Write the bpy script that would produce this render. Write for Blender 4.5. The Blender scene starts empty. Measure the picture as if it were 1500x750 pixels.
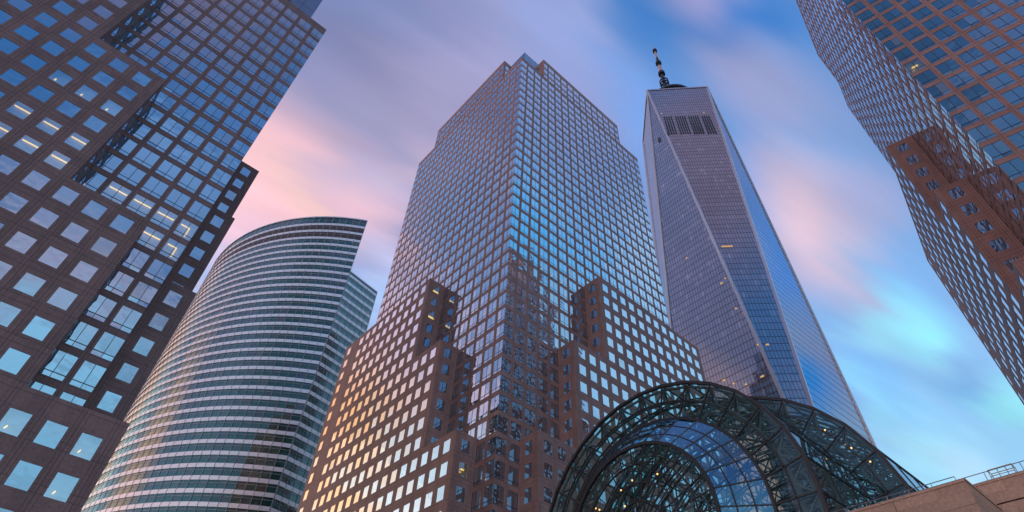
import bpy, math, random
from mathutils import Vector, Matrix
from mathutils.bvhtree import BVHTree

random.seed(7)
S = bpy.context.scene
COL = S.collection

# ------------------------------------------------------------------ camera
cam_d = bpy.data.cameras.new('camera')
cam = bpy.data.objects.new('camera', cam_d)
COL.objects.link(cam)
cam_d.sensor_width = 36.0
cam_d.lens = 20.61
cam_d.clip_start = 0.1
cam_d.clip_end = 20000
PITCH, ROLL, HEAD = math.radians(45.98), math.radians(3.523), math.radians(39.296)
fwd = Vector((math.sin(HEAD)*math.cos(PITCH), math.cos(HEAD)*math.cos(PITCH), math.sin(PITCH)))
rt0 = Vector((math.cos(HEAD), -math.sin(HEAD), 0))
up0 = rt0.cross(fwd)
rt = rt0*math.cos(ROLL) + up0*math.sin(ROLL)
up = -rt0*math.sin(ROLL) + up0*math.cos(ROLL)
CAM_LOC = Vector((0, 0, 1.6))
cam.matrix_world = Matrix(((rt.x, up.x, -fwd.x, 0), (rt.y, up.y, -fwd.y, 0), (rt.z, up.z, -fwd.z, 1.6), (0, 0, 0, 1)))
S.camera = cam

# ------------------------------------------------------------------ exposure
S.view_settings.view_transform = 'Standard'
S.view_settings.look = 'None'
S.view_settings.gamma = 1.0
S.view_settings.exposure = 0.0
S.view_settings.use_curve_mapping = False

# ------------------------------------------------------------------ sky
def lin(c):
    return tuple((v/255/12.92 if v/255 <= 0.04045 else ((v/255+0.055)/1.055)**2.4) for v in c) + (1.0,)

def adir(az, el):
    a, e = math.radians(az), math.radians(el)
    return (math.sin(a)*math.cos(e), math.cos(a)*math.cos(e), math.sin(e))

SUN_AZ, SUN_EL = 337.0, 13.0

world = bpy.data.worlds.new('World')
S.world = world
world.use_nodes = True
W = world.node_tree
W.nodes.clear()
def wn(t, **k):
    n = W.nodes.new(t)
    for a, b in k.items():
        setattr(n, a, b)
    return n
wl = W.links.new
w_out = wn('ShaderNodeOutputWorld')
w_add = wn('ShaderNodeAddShader')
bg_sky = wn('ShaderNodeBackground')
bg_cloud = wn('ShaderNodeBackground')
nish = wn('ShaderNodeTexSky', sky_type='NISHITA')
nish.sun_disc = False
nish.sun_elevation = math.radians(SUN_EL)
nish.sun_rotation = math.radians(SUN_AZ)
bg_sky.inputs['Strength'].default_value = 0.014
wl(nish.outputs[0], bg_sky.inputs['Color'])
wl(bg_sky.outputs[0], w_add.inputs[0])
wl(bg_cloud.outputs[0], w_add.inputs[1])
wl(w_add.outputs[0], w_out.inputs['Surface'])
tc = wn('ShaderNodeTexCoord')
def vmath(op, a, b):
    n = wn('ShaderNodeVectorMath', operation=op)
    for i, x in enumerate((a, b)):
        if x is None: continue
        if isinstance(x, tuple): n.inputs[i].default_value = x
        else: wl(x, n.inputs[i])
    return n
# long exposure: the cloud sheet drifts with the wind (azimuth 100), so all its texture is drawn out that way
WA = math.radians(100)
wind = (math.sin(WA), math.cos(WA), 0.0); cross = (-math.cos(WA), math.sin(WA), 0.0)
def wdot(vec):
    n = wn('ShaderNodeVectorMath', operation='DOT_PRODUCT'); wl(tc.outputs['Generated'], n.inputs[0]); n.inputs[1].default_value = vec
    return n.outputs['Value']
def wmath(op, a, b=None):
    n = wn('ShaderNodeMath', operation=op)
    for k, x in enumerate((a, b)):
        if x is None: continue
        if isinstance(x, (int, float)): n.inputs[k].default_value = x
        else: wl(x, n.inputs[k])
    return n.outputs[0]
zc = wmath('MAXIMUM', wdot((0, 0, 1)), 0.18)
al = wmath('DIVIDE', wdot(wind), zc); cr_ = wmath('DIVIDE', wdot(cross), zc)
def sheet(sa, sc_, scale, detail, seed, rough=.5):
    c = wn('ShaderNodeCombineXYZ')
    wl(wmath('MULTIPLY', al, sa), c.inputs[0]); wl(wmath('MULTIPLY', cr_, sc_), c.inputs[1]); c.inputs[2].default_value = seed
    n = wn('ShaderNodeTexNoise'); n.inputs['Scale'].default_value = scale; n.inputs['Detail'].default_value = detail; n.inputs['Roughness'].default_value = rough
    wl(c.outputs[0], n.inputs['Vector'])
    return n.outputs['Fac']
def scaled(vec, fac):
    n = wn('ShaderNodeVectorMath', operation='SCALE'); n.inputs[0].default_value = vec; wl(fac, n.inputs['Scale'])
    return n.outputs[0]
o1 = scaled(wind, wmath('MULTIPLY', wmath('SUBTRACT', sheet(.5, 3.2, 1.6, 4.0, 3.1), .5), .42))
o2 = scaled(cross, wmath('MULTIPLY', wmath('SUBTRACT', sheet(.5, 1.6, 1.6, 2.0, 9.7), .5), .12))
v2 = vmath('ADD', o1, o2)
v3 = vmath('ADD', tc.outputs['Generated'], v2.outputs[0])
v4 = vmath('NORMALIZE', v3.outputs[0], None)
def squash(d):
    a = d[0]*wind[0]+d[1]*wind[1]; c = d[0]*cross[0]+d[1]*cross[1]
    return (a*.78, c*1.18, d[2])
sa_ = wn('ShaderNodeVectorMath', operation='DOT_PRODUCT'); wl(v4.outputs[0], sa_.inputs[0]); sa_.inputs[1].default_value = tuple(x*.78 for x in wind)
sb_ = wn('ShaderNodeVectorMath', operation='DOT_PRODUCT'); wl(v4.outputs[0], sb_.inputs[0]); sb_.inputs[1].default_value = tuple(x*1.18 for x in cross)
sz_ = wn('ShaderNodeVectorMath', operation='DOT_PRODUCT'); wl(v4.outputs[0], sz_.inputs[0]); sz_.inputs[1].default_value = (0, 0, 1)
sq = wn('ShaderNodeCombineXYZ'); wl(sa_.outputs['Value'], sq.inputs[0]); wl(sb_.outputs['Value'], sq.inputs[1]); wl(sz_.outputs['Value'], sq.inputs[2])
sep = wn('ShaderNodeSeparateXYZ')
wl(v4.outputs[0], sep.inputs[0])
ramp = wn('ShaderNodeValToRGB')
cr = ramp.color_ramp
stops = [(0.0, (200, 215, 235)), (0.3, (160, 215, 250)), (0.5, (140, 190, 242)), (0.7, (122, 165, 225)), (0.86, (95, 145, 212)), (1.0, (75, 120, 190))]
cr.elements[0].position = stops[0][0]; cr.elements[0].color = lin(stops[0][1])
cr.elements[1].position = stops[-1][0]; cr.elements[1].color = lin(stops[-1][1])
for p, c in stops[1:-1]:
    e = cr.elements.new(p); e.color = lin(c)
wl(sep.outputs['Z'], ramp.inputs[0])
cur = ramp.outputs[0]
# clouds and added sky patches: azimuth, elevation, inner and outer radius (deg), colour, cover
SKY_PATCHES = [
    # seen over the towers
    (14.7, 57.5, 0, 28.1, (168, 158, 194), 1.0),
    (5.1, 60.8, 0, 11.2, (138, 131, 164), 1.0),
    (21.1, 63.3, 0, 7.7, (181, 174, 214), 0.85),
    (19.5, 67.4, 0, 4.0, (146, 146, 188), 0.7),
    (5.4, 64.2, 0, 3.9, (160, 160, 200), 0.6),
    (8.7, 51.6, 0, 9.7, (178, 172, 207), 0.7),
    (44.0, 66.2, 0, 11.1, (157, 172, 226), 0.85),
    (30.4, 68.6, 0, 4.1, (165, 165, 205), 0.6),
    (58.6, 67.7, 0, 5.4, (170, 182, 232), 0.6),
    (59.6, 57.2, 0, 7.2, (122, 168, 238), 0.85),
    (70.8, 64.4, 0, 6.6, (68, 132, 208), 0.95),
    (80.6, 61.2, 0, 5.7, (68, 128, 204), 0.9),
    (87.0, 61.2, 0, 4.9, (62, 126, 206), 0.9),
    (80.9, 65.1, 0, 4.7, (160, 160, 210), 0.9),
    (81.1, 55.6, 0, 7.0, (163, 163, 206), 0.85),
    (82.5, 51.4, 0, 7.6, (155, 166, 212), 0.8),
    (83.2, 47.7, 0, 5.3, (126, 166, 222), 0.85),
    (72.9, 49.9, 0, 4.1, (150, 172, 230), 0.6),
    (77.8, 43.4, 0, 8.7, (228, 200, 218), 0.97),
    (85.1, 42.9, 0, 4.8, (165, 170, 212), 0.7),
    (80.5, 38.0, 0, 5.5, (172, 186, 222), 0.7),
    (83.8, 36.4, 0, 4.9, (130, 182, 242), 0.9),
    (81.3, 32.9, 1, 5.7, (152, 240, 262), 1.0),
    (77.7, 33.7, 0, 4.2, (148, 228, 255), 0.8),
    (77.9, 28.8, 0, 5.6, (120, 186, 248), 0.95),
    (83.5, 27.9, 0, 4.6, (116, 182, 240), 0.95),
    (85.3, 25.3, 0, 3.5, (155, 240, 255), 0.9),
    (77.5, 23.5, 0, 7.6, (170, 232, 255), 0.8),
    (74.9, 28.7, 0, 3.0, (150, 224, 255), 0.6),
    (80.1, 21.9, 0, 3.6, (190, 228, 255), 0.7),
    (6.5, 46.6, 2, 9.2, (262, 204, 206), 1.0),
    (11.6, 46.0, 0, 6.0, (255, 212, 206), 0.9),
    (19.4, 49.5, 0, 5.9, (206, 190, 220), 0.8),
    (20.9, 46.4, 0, 5.2, (252, 206, 220), 0.9),
    (22.1, 52.7, 0, 4.4, (222, 196, 218), 0.5),
    (22.5, 42.3, 0, 4.4, (206, 206, 246), 0.9),
    (23.5, 39.5, 0, 4.4, (168, 204, 255), 0.9),
    (4.7, 41.8, 0, 4.0, (208, 180, 216), 0.5),
    (5.2, 37.9, 0, 3.9, (168, 195, 250), 0.8),
    (5.5, 35.7, 0, 3.2, (140, 195, 255), 0.8),
    # the western half, where the light is going down
    (300, 50, 10, 50, (120, 128, 174), .95),
    (325, 62, 5, 24, (96, 116, 164), .9),
    (333, 47, 4, 15, (116, 146, 196), .9),
    (332, 34, 3, 12, (222, 198, 222), .95),
    (338, 26, 3, 13, (255, 198, 132), 1.0),
    (348, 28, 4, 14, (275, 185, 125), .97),
    (352, 43, 4, 14, (240, 190, 196), .92),
    (304, 22, 3, 15, (262, 206, 184), .95),
    (326, 23, 2, 9, (214, 240, 255), .9),
    (237, 50, 6, 32, (30, 64, 98), .95),
    (237, 38, 2, 13, (84, 130, 178), .8),
    # the southern half
    (190, 50, 6, 36, (78, 122, 186), .9),
    (203, 47, 3, 14, (50, 108, 172), .9),
    (182, 60, 3, 14, (58, 98, 150), .9),
    (184, 42, 2, 10, (120, 162, 216), .8),
    (188, 31, 1, 10, (182, 186, 222), .9),
    (207, 58, 4, 15, (124, 112, 140), .92),
    (182, 22, 3, 12, (170, 245, 290), .95),
    (140, 50, 2, 16, (84, 186, 255), .95),
    (130, 62, 3, 16, (132, 152, 205), .9),
    (108, 53, 0, 10, (98, 130, 200), .9),
    (107, 42, 0, 10, (66, 146, 248), .97),
    (106, 31, 0, 9, (128, 138, 182), .95),
    (111.3, 30, .5, 3.6, (10, 140, 235), .97),  # blue patch added out of view to stand for a mirrored building
    (121, 44, 1, 9, (168, 206, 248), .9),
    (126, 35, 2, 14, (158, 214, 255), .95),
]
N_SEEN = next(i for i, c in enumerate(SKY_PATCHES) if c[0] == 300)
for ci, (az, el, ri, ro, c, k) in enumerate(SKY_PATCHES):
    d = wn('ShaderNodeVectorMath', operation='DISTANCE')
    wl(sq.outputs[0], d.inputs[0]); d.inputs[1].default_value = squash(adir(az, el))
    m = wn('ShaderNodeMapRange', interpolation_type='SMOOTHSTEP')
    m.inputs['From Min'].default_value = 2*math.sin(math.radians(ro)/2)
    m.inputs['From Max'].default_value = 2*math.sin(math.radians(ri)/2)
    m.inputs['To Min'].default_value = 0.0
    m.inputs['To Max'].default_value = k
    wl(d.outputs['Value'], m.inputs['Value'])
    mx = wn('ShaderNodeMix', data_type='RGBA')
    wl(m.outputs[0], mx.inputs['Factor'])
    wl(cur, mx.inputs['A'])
    gain = 1.0 if ci < N_SEEN else (1.6 if 176 < az < 206 else 1.3)  # lobes out of view brightened to strengthen window reflections
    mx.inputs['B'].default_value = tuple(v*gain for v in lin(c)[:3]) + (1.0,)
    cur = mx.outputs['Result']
# thin broken cloud drawn over everything, pale on blue and grey on pale
st = wn('ShaderNodeMapRange', interpolation_type='SMOOTHSTEP'); st.inputs['From Min'].default_value = .48; st.inputs['From Max'].default_value = .78; st.inputs['To Max'].default_value = .34
wl(sheet(.45, 1.7, 1.5, 4.0, 21.3, .55), st.inputs['Value'])
mxs = wn('ShaderNodeMix', data_type='RGBA'); wl(st.outputs[0], mxs.inputs['Factor']); wl(cur, mxs.inputs['A']); mxs.inputs['B'].default_value = lin((190, 190, 220))
st = wn('ShaderNodeMapRange'); st.inputs['From Min'].default_value = .25; st.inputs['From Max'].default_value = .75; st.inputs['To Min'].default_value = .90; st.inputs['To Max'].default_value = 1.10
wl(sheet(.5, 3.4, 2.4, 4.0, 5.5), st.inputs['Value'])
sk = wn('ShaderNodeVectorMath', operation='SCALE'); wl(mxs.outputs['Result'], sk.inputs[0]); wl(st.outputs[0], sk.inputs['Scale'])
cur = sk.outputs[0]
# low bright band over river and harbour, added out of view to light facades
sep0 = wn('ShaderNodeSeparateXYZ'); wl(tc.outputs['Generated'], sep0.inputs[0])
low = wn('ShaderNodeMapRange', interpolation_type='SMOOTHSTEP')
low.inputs['From Min'].default_value = .30; low.inputs['From Max'].default_value = .10
wl(sep0.outputs['Z'], low.inputs['Value'])
for az, lo_, hi_, c in ((300, .1, .9, (3.0, 1.6, 1.12)), (190, .2, .9, (.55, .42, .42))):
    d = wn('ShaderNodeVectorMath', operation='DOT_PRODUCT')
    wl(tc.outputs['Generated'], d.inputs[0]); d.inputs[1].default_value = adir(az, 0)
    m = wn('ShaderNodeMapRange', interpolation_type='SMOOTHSTEP')
    m.inputs['From Min'].default_value = lo_; m.inputs['From Max'].default_value = hi_
    wl(d.outputs['Value'], m.inputs['Value'])
    mu = wn('ShaderNodeMath', operation='MULTIPLY'); wl(m.outputs[0], mu.inputs[0]); wl(low.outputs[0], mu.inputs[1])
    sc = wn('ShaderNodeVectorMath', operation='SCALE'); sc.inputs[0].default_value = c; wl(mu.outputs[0], sc.inputs['Scale'])
    ad = wn('ShaderNodeVectorMath', operation='ADD'); wl(cur, ad.inputs[0]); wl(sc.outputs[0], ad.inputs[1])
    cur = ad.outputs[0]
wl(cur, bg_cloud.inputs['Color'])
bg_cloud.inputs['Strength'].default_value = 0.97
try:
    world.cycles.sampling_method = 'MANUAL'
    world.cycles.sample_map_resolution = 512
except Exception:
    pass

sun_d = bpy.data.lights.new('sun', 'SUN')
sun_d.energy = 0.06
sun_d.angle = math.radians(28)
sun_d.color = (1.0, 0.72, 0.5)
sun = bpy.data.objects.new('sun', sun_d)
COL.objects.link(sun)
sun.rotation_euler = (-Vector(adir(SUN_AZ, SUN_EL))).to_track_quat('-Z', 'Y').to_euler()
sun.location = (0, 0, 600)

# ------------------------------------------------------------------ materials
def newmat(name):
    m = bpy.data.materials.new(name)
    m.use_nodes = True
    nt = m.node_tree
    nt.nodes.clear()
    o = nt.nodes.new('ShaderNodeOutputMaterial')
    def n(t, **k):
        x = nt.nodes.new(t)
        for a, b in k.items(): setattr(x, a, b)
        return x
    return m, nt, n, nt.links.new, o

def plain(name, col, rough=0.5, metal=0.0, spec=0.5, var=0.12, scale=0.8):
    m, nt, n, l, o = newmat(name)
    b = n('ShaderNodeBsdfPrincipled')
    g = n('ShaderNodeNewGeometry')
    t = n('ShaderNodeTexNoise'); t.inputs['Scale'].default_value = scale; t.inputs['Detail'].default_value = 4
    l(g.outputs['Position'], t.inputs['Vector'])
    r = n('ShaderNodeMapRange'); r.inputs['To Min'].default_value = 1-var; r.inputs['To Max'].default_value = 1+var
    l(t.outputs['Fac'], r.inputs['Value'])
    v = n('ShaderNodeVectorMath', operation='SCALE'); v.inputs[0].default_value = col
    l(r.outputs[0], v.inputs['Scale'])
    l(v.outputs[0], b.inputs['Base Color'])
    b.inputs['Roughness'].default_value = rough
    b.inputs['Metallic'].default_value = metal
    b.inputs['Specular IOR Level'].default_value = spec
    l(b.outputs[0], o.inputs['Surface'])
    return m

def granite(name, col, joints=((0.0, .012), (0.12, .008), (0.88, .008)), vj=((0.04, .008), (0.86, .008)), jdark=0.5):
    """polished granite slabs: speckle, slab to slab variation and dark joints (uv in bays and floors)"""
    m, nt, n, l, o = newmat(name)
    b = n('ShaderNodeBsdfPrincipled')
    g = n('ShaderNodeNewGeometry')
    uv = n('ShaderNodeUVMap'); uv.uv_map = 'UVMap'
    s = n('ShaderNodeSeparateXYZ'); l(uv.outputs[0], s.inputs[0])
    def line(axis, pos, w):
        a = n('ShaderNodeMath', operation='SUBTRACT'); l(s.outputs[axis], a.inputs[0]); a.inputs[1].default_value = pos - 0.5
        f = n('ShaderNodeMath', operation='FRACT'); l(a.outputs[0], f.inputs[0])
        c = n('ShaderNodeMath', operation='COMPARE'); l(f.outputs[0], c.inputs[0]); c.inputs[1].default_value = 0.5; c.inputs[2].default_value = w
        return c.outputs[0]
    acc = None
    for ax, js in (('X', joints), ('Y', vj)):
        for p, w in js:
            x = line(ax, p, w)
            if acc is None: acc = x
            else:
                mm = n('ShaderNodeMath', operation='MAXIMUM'); l(acc, mm.inputs[0]); l(x, mm.inputs[1]); acc = mm.outputs[0]
    # slab variation
    sc = n('ShaderNodeVectorMath', operation='MULTIPLY'); l(uv.outputs[0], sc.inputs[0]); sc.inputs[1].default_value = (2, 2, 1)
    fl = n('ShaderNodeVectorMath', operation='FLOOR'); l(sc.outputs[0], fl.inputs[0])
    wn_ = n('ShaderNodeTexWhiteNoise', noise_dimensions='2D'); l(fl.outputs[0], wn_.inputs['Vector'])
    r1 = n('ShaderNodeMapRange'); r1.inputs['To Min'].default_value = .88; r1.inputs['To Max'].default_value = 1.1; l(wn_.outputs['Value'], r1.inputs['Value'])
    t1 = n('ShaderNodeTexNoise'); t1.inputs['Scale'].default_value = 5; t1.inputs['Detail'].default_value = 5; l(g.outputs['Position'], t1.inputs['Vector'])
    r2 = n('ShaderNodeMapRange'); r2.inputs['From Min'].default_value = .3; r2.inputs['From Max'].default_value = .7; r2.inputs['To Min'].default_value = .84; r2.inputs['To Max'].default_value = 1.16; l(t1.outputs['Fac'], r2.inputs['Value'])
    t2 = n('ShaderNodeTexNoise'); t2.inputs['Scale'].default_value = .12; t2.inputs['Detail'].default_value = 3; l(g.outputs['Position'], t2.inputs['Vector'])
    r3 = n('ShaderNodeMapRange'); r3.inputs['To Min'].default_value = .8; r3.inputs['To Max'].default_value = 1.2; l(t2.outputs['Fac'], r3.inputs['Value'])
    m1 = n('ShaderNodeMath', operation='MULTIPLY'); l(r1.outputs[0], m1.inputs[0]); l(r2.outputs[0], m1.inputs[1])
    m2 = n('ShaderNodeMath', operation='MULTIPLY'); l(m1.outputs[0], m2.inputs[0]); l(r3.outputs[0], m2.inputs[1])
    jr = n('ShaderNodeMapRange'); jr.inputs['To Min'].default_value = 1; jr.inputs['To Max'].default_value = jdark; l(acc, jr.inputs['Value'])
    m3 = n('ShaderNodeMath', operation='MULTIPLY'); l(m2.outputs[0], m3.inputs[0]); l(jr.outputs[0], m3.inputs[1])
    v = n('ShaderNodeVectorMath', operation='SCALE'); v.inputs[0].default_value = col; l(m3.outputs[0], v.inputs['Scale'])
    l(v.outputs[0], b.inputs['Base Color'])
    b.inputs['Roughness'].default_value = .55
    b.inputs['Specular IOR Level'].default_value = .3
    l(b.outputs[0], o.inputs['Surface'])
    return m

def mirror_glass(name, inside, tint, f0, f1, bump_scale=.7, bump=.012, lit=False):
    """coated office glass: a dark room behind a slightly wavy reflecting pane"""
    m, nt, n, l, o = newmat(name)
    g = n('ShaderNodeNewGeometry')
    t = n('ShaderNodeTexNoise'); t.inputs['Scale'].default_value = bump_scale; t.inputs['Detail'].default_value = 1
    l(g.outputs['Position'], t.inputs['Vector'])
    bp = n('ShaderNodeBump'); bp.inputs['Strength'].default_value = 1; bp.inputs['Distance'].default_value = bump
    l(t.outputs['Fac'], bp.inputs['Height'])
    gl = n('ShaderNodeBsdfGlossy'); gl.inputs['Roughness'].default_value = .015; gl.inputs['Color'].default_value = tint + (1,)
    l(bp.outputs[0], gl.inputs['Normal'])
    if lit:
        base = n('ShaderNodeBsdfTransparent'); base.inputs['Color'].default_value = (.8, .85, .8, 1)
    else:
        base = n('ShaderNodeBsdfDiffuse'); base.inputs['Color'].default_value = inside + (1,)
    lw = n('ShaderNodeLayerWeight'); lw.inputs['Blend'].default_value = .5
    mr = n('ShaderNodeMapRange'); mr.inputs['To Min'].default_value = f0; mr.inputs['To Max'].default_value = f1
    l(lw.outputs['Facing'], mr.inputs['Value'])
    mx = n('ShaderNodeMixShader'); l(mr.outputs[0], mx.inputs[0]); l(base.outputs[0], mx.inputs[1]); l(gl.outputs[0], mx.inputs[2])
    l(mx.outputs[0], o.inputs['Surface'])
    return m

def emit(name, col, k):
    m, nt, n, l, o = newmat(name)
    e = n('ShaderNodeEmission'); e.inputs['Color'].default_value = col + (1,); e.inputs['Strength'].default_value = k
    l(e.outputs[0], o.inputs['Surface'])
    return m

M = {}
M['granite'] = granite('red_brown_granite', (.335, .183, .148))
M['granite_shaded'] = granite('shaded_brown_granite', (.235, .128, .108))  # same granite, its colour darkened for the shaded left tower
M['podium'] = granite('pink_podium_granite', (.50, .31, .21), joints=((0, .006),), vj=((0, .012),), jdark=.45)
M['glass'] = mirror_glass('office_glass', (.008, .03, .042), (.90, .95, 1.0), .26, 1.0, bump=.018)
M['glass_blind'] = mirror_glass('office_glass_blind_down', (.20, .18, .165), (.90, .95, 1.0), .16, .9, bump=.018)
M['glass_lit'] = mirror_glass('office_glass_clear', (.02, .03, .03), (.90, .95, 1.0), .25, .95, lit=True)
M['frame'] = plain('bronze_frame', (.05, .035, .035), .45)
M['dark'] = plain('dark_roofing', (.04, .04, .045), .8)
M['louver'] = plain('dark_louvre', (.035, .035, .04), .5)
M['penthouse'] = mirror_glass('blue_penthouse_panel', (.05, .09, .14), (.7, .85, 1), .18, .5, bump=.006)
M['strip'] = emit('warm_ceiling_light', (1.0, .62, .05), 1.9)
M['spot'] = emit('warm_spot_light', (1.0, .46, .13), 2.6)
M['room'] = plain('lit_room', (.42, .36, .26), .8)

# ------------------------------------------------------------------ mesh builder
class MB:
    def __init__(s):
        s.v = []; s.f = []; s.m = []; s.uv = []
    def quad(s, a, b, c, d, mi=0, uv=None):
        i = len(s.v)
        s.v += [tuple(a), tuple(b), tuple(c), tuple(d)]
        s.f.append((i, i+1, i+2, i+3)); s.m.append(mi)
        s.uv.append(uv or ((0, 0), (1, 0), (1, 1), (0, 1)))
    def poly(s, pts, mi=0, uv=None):
        i = len(s.v)
        s.v += [tuple(p) for p in pts]
        s.f.append(tuple(range(i, i+len(pts)))); s.m.append(mi)
        s.uv.append(uv or tuple((p[0], p[1]) for p in pts))
    def box(s, lo, hi, mi=0):
        (x0, y0, z0), (x1, y1, z1) = lo, hi
        p = [(x0,y0,z0),(x1,y0,z0),(x1,y1,z0),(x0,y1,z0),(x0,y0,z1),(x1,y0,z1),(x1,y1,z1),(x0,y1,z1)]
        for f in ((0,3,2,1),(4,5,6,7),(0,1,5,4),(1,2,6,5),(2,3,7,6),(3,0,4,7)):
            s.quad(*[p[k] for k in f], mi=mi)
    def beam(s, p, q, w, h=None, mi=0, ref=None):
        p, q = Vector(p), Vector(q)
        d = q-p
        if d.length < 1e-6: return
        d.normalize()
        r = Vector(ref) if ref else (Vector((0, 0, 1)) if abs(d.z) < .95 else Vector((1, 0, 0)))
        a = d.cross(r).normalized(); b = a.cross(d).normalized()
        a *= w/2; b *= (h or w)/2
        c = [p-a-b, p+a-b, p+a+b, p-a+b, q-a-b, q+a-b, q+a+b, q-a+b]
        for f in ((0,3,2,1),(4,5,6,7),(0,1,5,4),(1,2,6,5),(2,3,7,6),(3,0,4,7)):
            s.quad(*[c[k] for k in f], mi=mi)
    def tube(s, p, q, r0, r1=None, n=8, mi=0, cap=True):
        p, q = Vector(p), Vector(q); r1 = r0 if r1 is None else r1
        d = (q-p).normalized()
        r = Vector((0, 0, 1)) if abs(d.z) < .95 else Vector((1, 0, 0))
        a = d.cross(r).normalized(); b = d.cross(a).normalized()
        A = [p+(a*math.cos(2*math.pi*k/n)+b*math.sin(2*math.pi*k/n))*r0 for k in range(n)]
        B = [q+(a*math.cos(2*math.pi*k/n)+b*math.sin(2*math.pi*k/n))*r1 for k in range(n)]
        for k in range(n):
            j = (k+1) % n
            s.quad(A[k], A[j], B[j], B[k], mi=mi)
        if cap:
            s.poly(A[::-1], mi); s.poly(B, mi)
    def build(s, name, mats, parent=None, origin=None):
        me = bpy.data.meshes.new(name)
        o = Vector(origin) if origin is not None else Vector((0, 0, 0))
        vs = [(v[0]-o.x, v[1]-o.y, v[2]-o.z) for v in s.v] if origin is not None else s.v
        me.from_pydata(vs, [], s.f)
        for mt in (mats if isinstance(mats, (list, tuple)) else [mats]):
            me.materials.append(mt)
        me.polygons.foreach_set('material_index', s.m)
        ul = me.uv_layers.new(name='UVMap')
        flat = [c for u in s.uv for p in u for c in p]
        ul.data.foreach_set('uv', flat)
        me.update()
        ob = bpy.data.objects.new(name, me)
        COL.objects.link(ob)
        if parent is not None:
            ob.parent = parent
            ob.location = o - Vector(parent.location) if origin is not None else -Vector(parent.location)
        elif origin is not None:
            ob.location = o
        return ob

def thing(name, label, cat, loc=(0, 0, 0), group=None):
    e = bpy.data.objects.new(name, None)
    COL.objects.link(e)
    e.location = loc
    e.empty_display_size = 1
    e['label'] = label; e['category'] = cat
    if group: e['group'] = group
    return e

def structure(ob):
    ob['kind'] = 'structure'
    return ob

# ------------------------------------------------------------------ ground
g = MB()
g.quad((-6000, -6000, -0.15), (6000, -6000, -0.15), (6000, 6000, -0.15), (-6000, 6000, -0.15))
structure(g.build('ground', plain('asphalt', (.05, .05, .052), .9, var=.25, scale=.05)))
g = MB()
def slab_box(mb, x0, x1, y0, y1, z0, z1): mb.box((x0, y0, z0), (x1, y1, z1))
slab_box(g, -60, 56, -60, 70, -0.12, 0)
structure(g.build('plaza_paving', granite('plaza_paving_stone', (.30, .27, .25), joints=((0, .01),), vj=((0, .01),))))
g = MB()
g.quad((-2500, -3000, -0.10), (-70, -3000, -0.10), (-70, 3000, -0.10), (-2500, 3000, -0.10))
structure(g.build('river_water', plain('river_water', (.02, .035, .045), .12, var=.2, scale=.02)))

# ------------------------------------------------------------------ granite towers
BAY, P0, EXP = 3.465, 2.86, 5.0       # window bay, first pier, depth of the setback blocks
NB = 17
SIDE = 2*P0 + BAY*NB                   # 64.6 m square shaft
STEPS = {1: 2.86+7.5*3.465-2.45, 2: 2.86+4.5*3.465-2.45, 3: 2.86+1.5*3.465-2.45}

class Tower:
    """records: walls go to builders, windows to self.win"""
    def __init__(s, origin, ang, pitch, zref):
        s.o = Vector((origin[0], origin[1], 0)); s.a = ang; s.p = pitch; s.zref = zref
        s.e = Vector((math.cos(ang), math.sin(ang), 0)); s.n = Vector((-math.sin(ang), math.cos(ang), 0))
        s.win = []
    def P(s, x, y, z): return s.o + s.e*x + s.n*y + Vector((0, 0, z))

def facade(T, mb, A, U, L, z0, z1, holes, uoff, kind):
    """A local (x,y) start, U local unit (to the right seen from outside), holes: list of columns (u0,u1,[(za,zb)..])"""
    nu = (U[1], -U[0])                       # outward normal, local
    def pt(u, z, d=0.0): return T.P(A[0]+U[0]*u+nu[0]*d, A[1]+U[1]*u+nu[1]*d, z)
    def uvf(u, z): return ((u+uoff-P0)/BAY, (z-T.zref)/T.p)
    def face(u0, u1, a, b):
        if u1-u0 < 1e-4 or b-a < 1e-4: return
        mb.quad(pt(u0, a), pt(u1, a), pt(u1, b), pt(u0, b), 0, (uvf(u0, a), uvf(u1, a), uvf(u1, b), uvf(u0, b)))
    pu = 0.0
    R = .07 if kind == 'shaft' else .06
    for (u0, u1, rows) in holes:
        face(pu, u0, z0, z1)
        pz = z0
        for (a, b) in rows:
            face(u0, u1, pz, a)
            pz = b
            for (p, q) in (((u0, a), (u1, a)), ((u1, a), (u1, b)), ((u1, b), (u0, b)), ((u0, b), (u0, a))):
                if kind == 'shaft' and p[0] == q[0] and (p[0] < 1e-3 or p[0] > L-1e-3): continue
                mb.quad(pt(*p), pt(*q), pt(q[0], q[1], -R), pt(p[0], p[1], -R), 0, ((.3, .3), (.4, .3), (.4, .4), (.3, .4)))
            T.win.append((pt(u0, a, -R+.02), pt(u1, a, -R+.02), pt(u1, b, -R+.02), pt(u0, b, -R+.02), kind))
        face(u0, u1, pz, z1)
        pu = u1
    face(pu, L, z0, z1)

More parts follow.
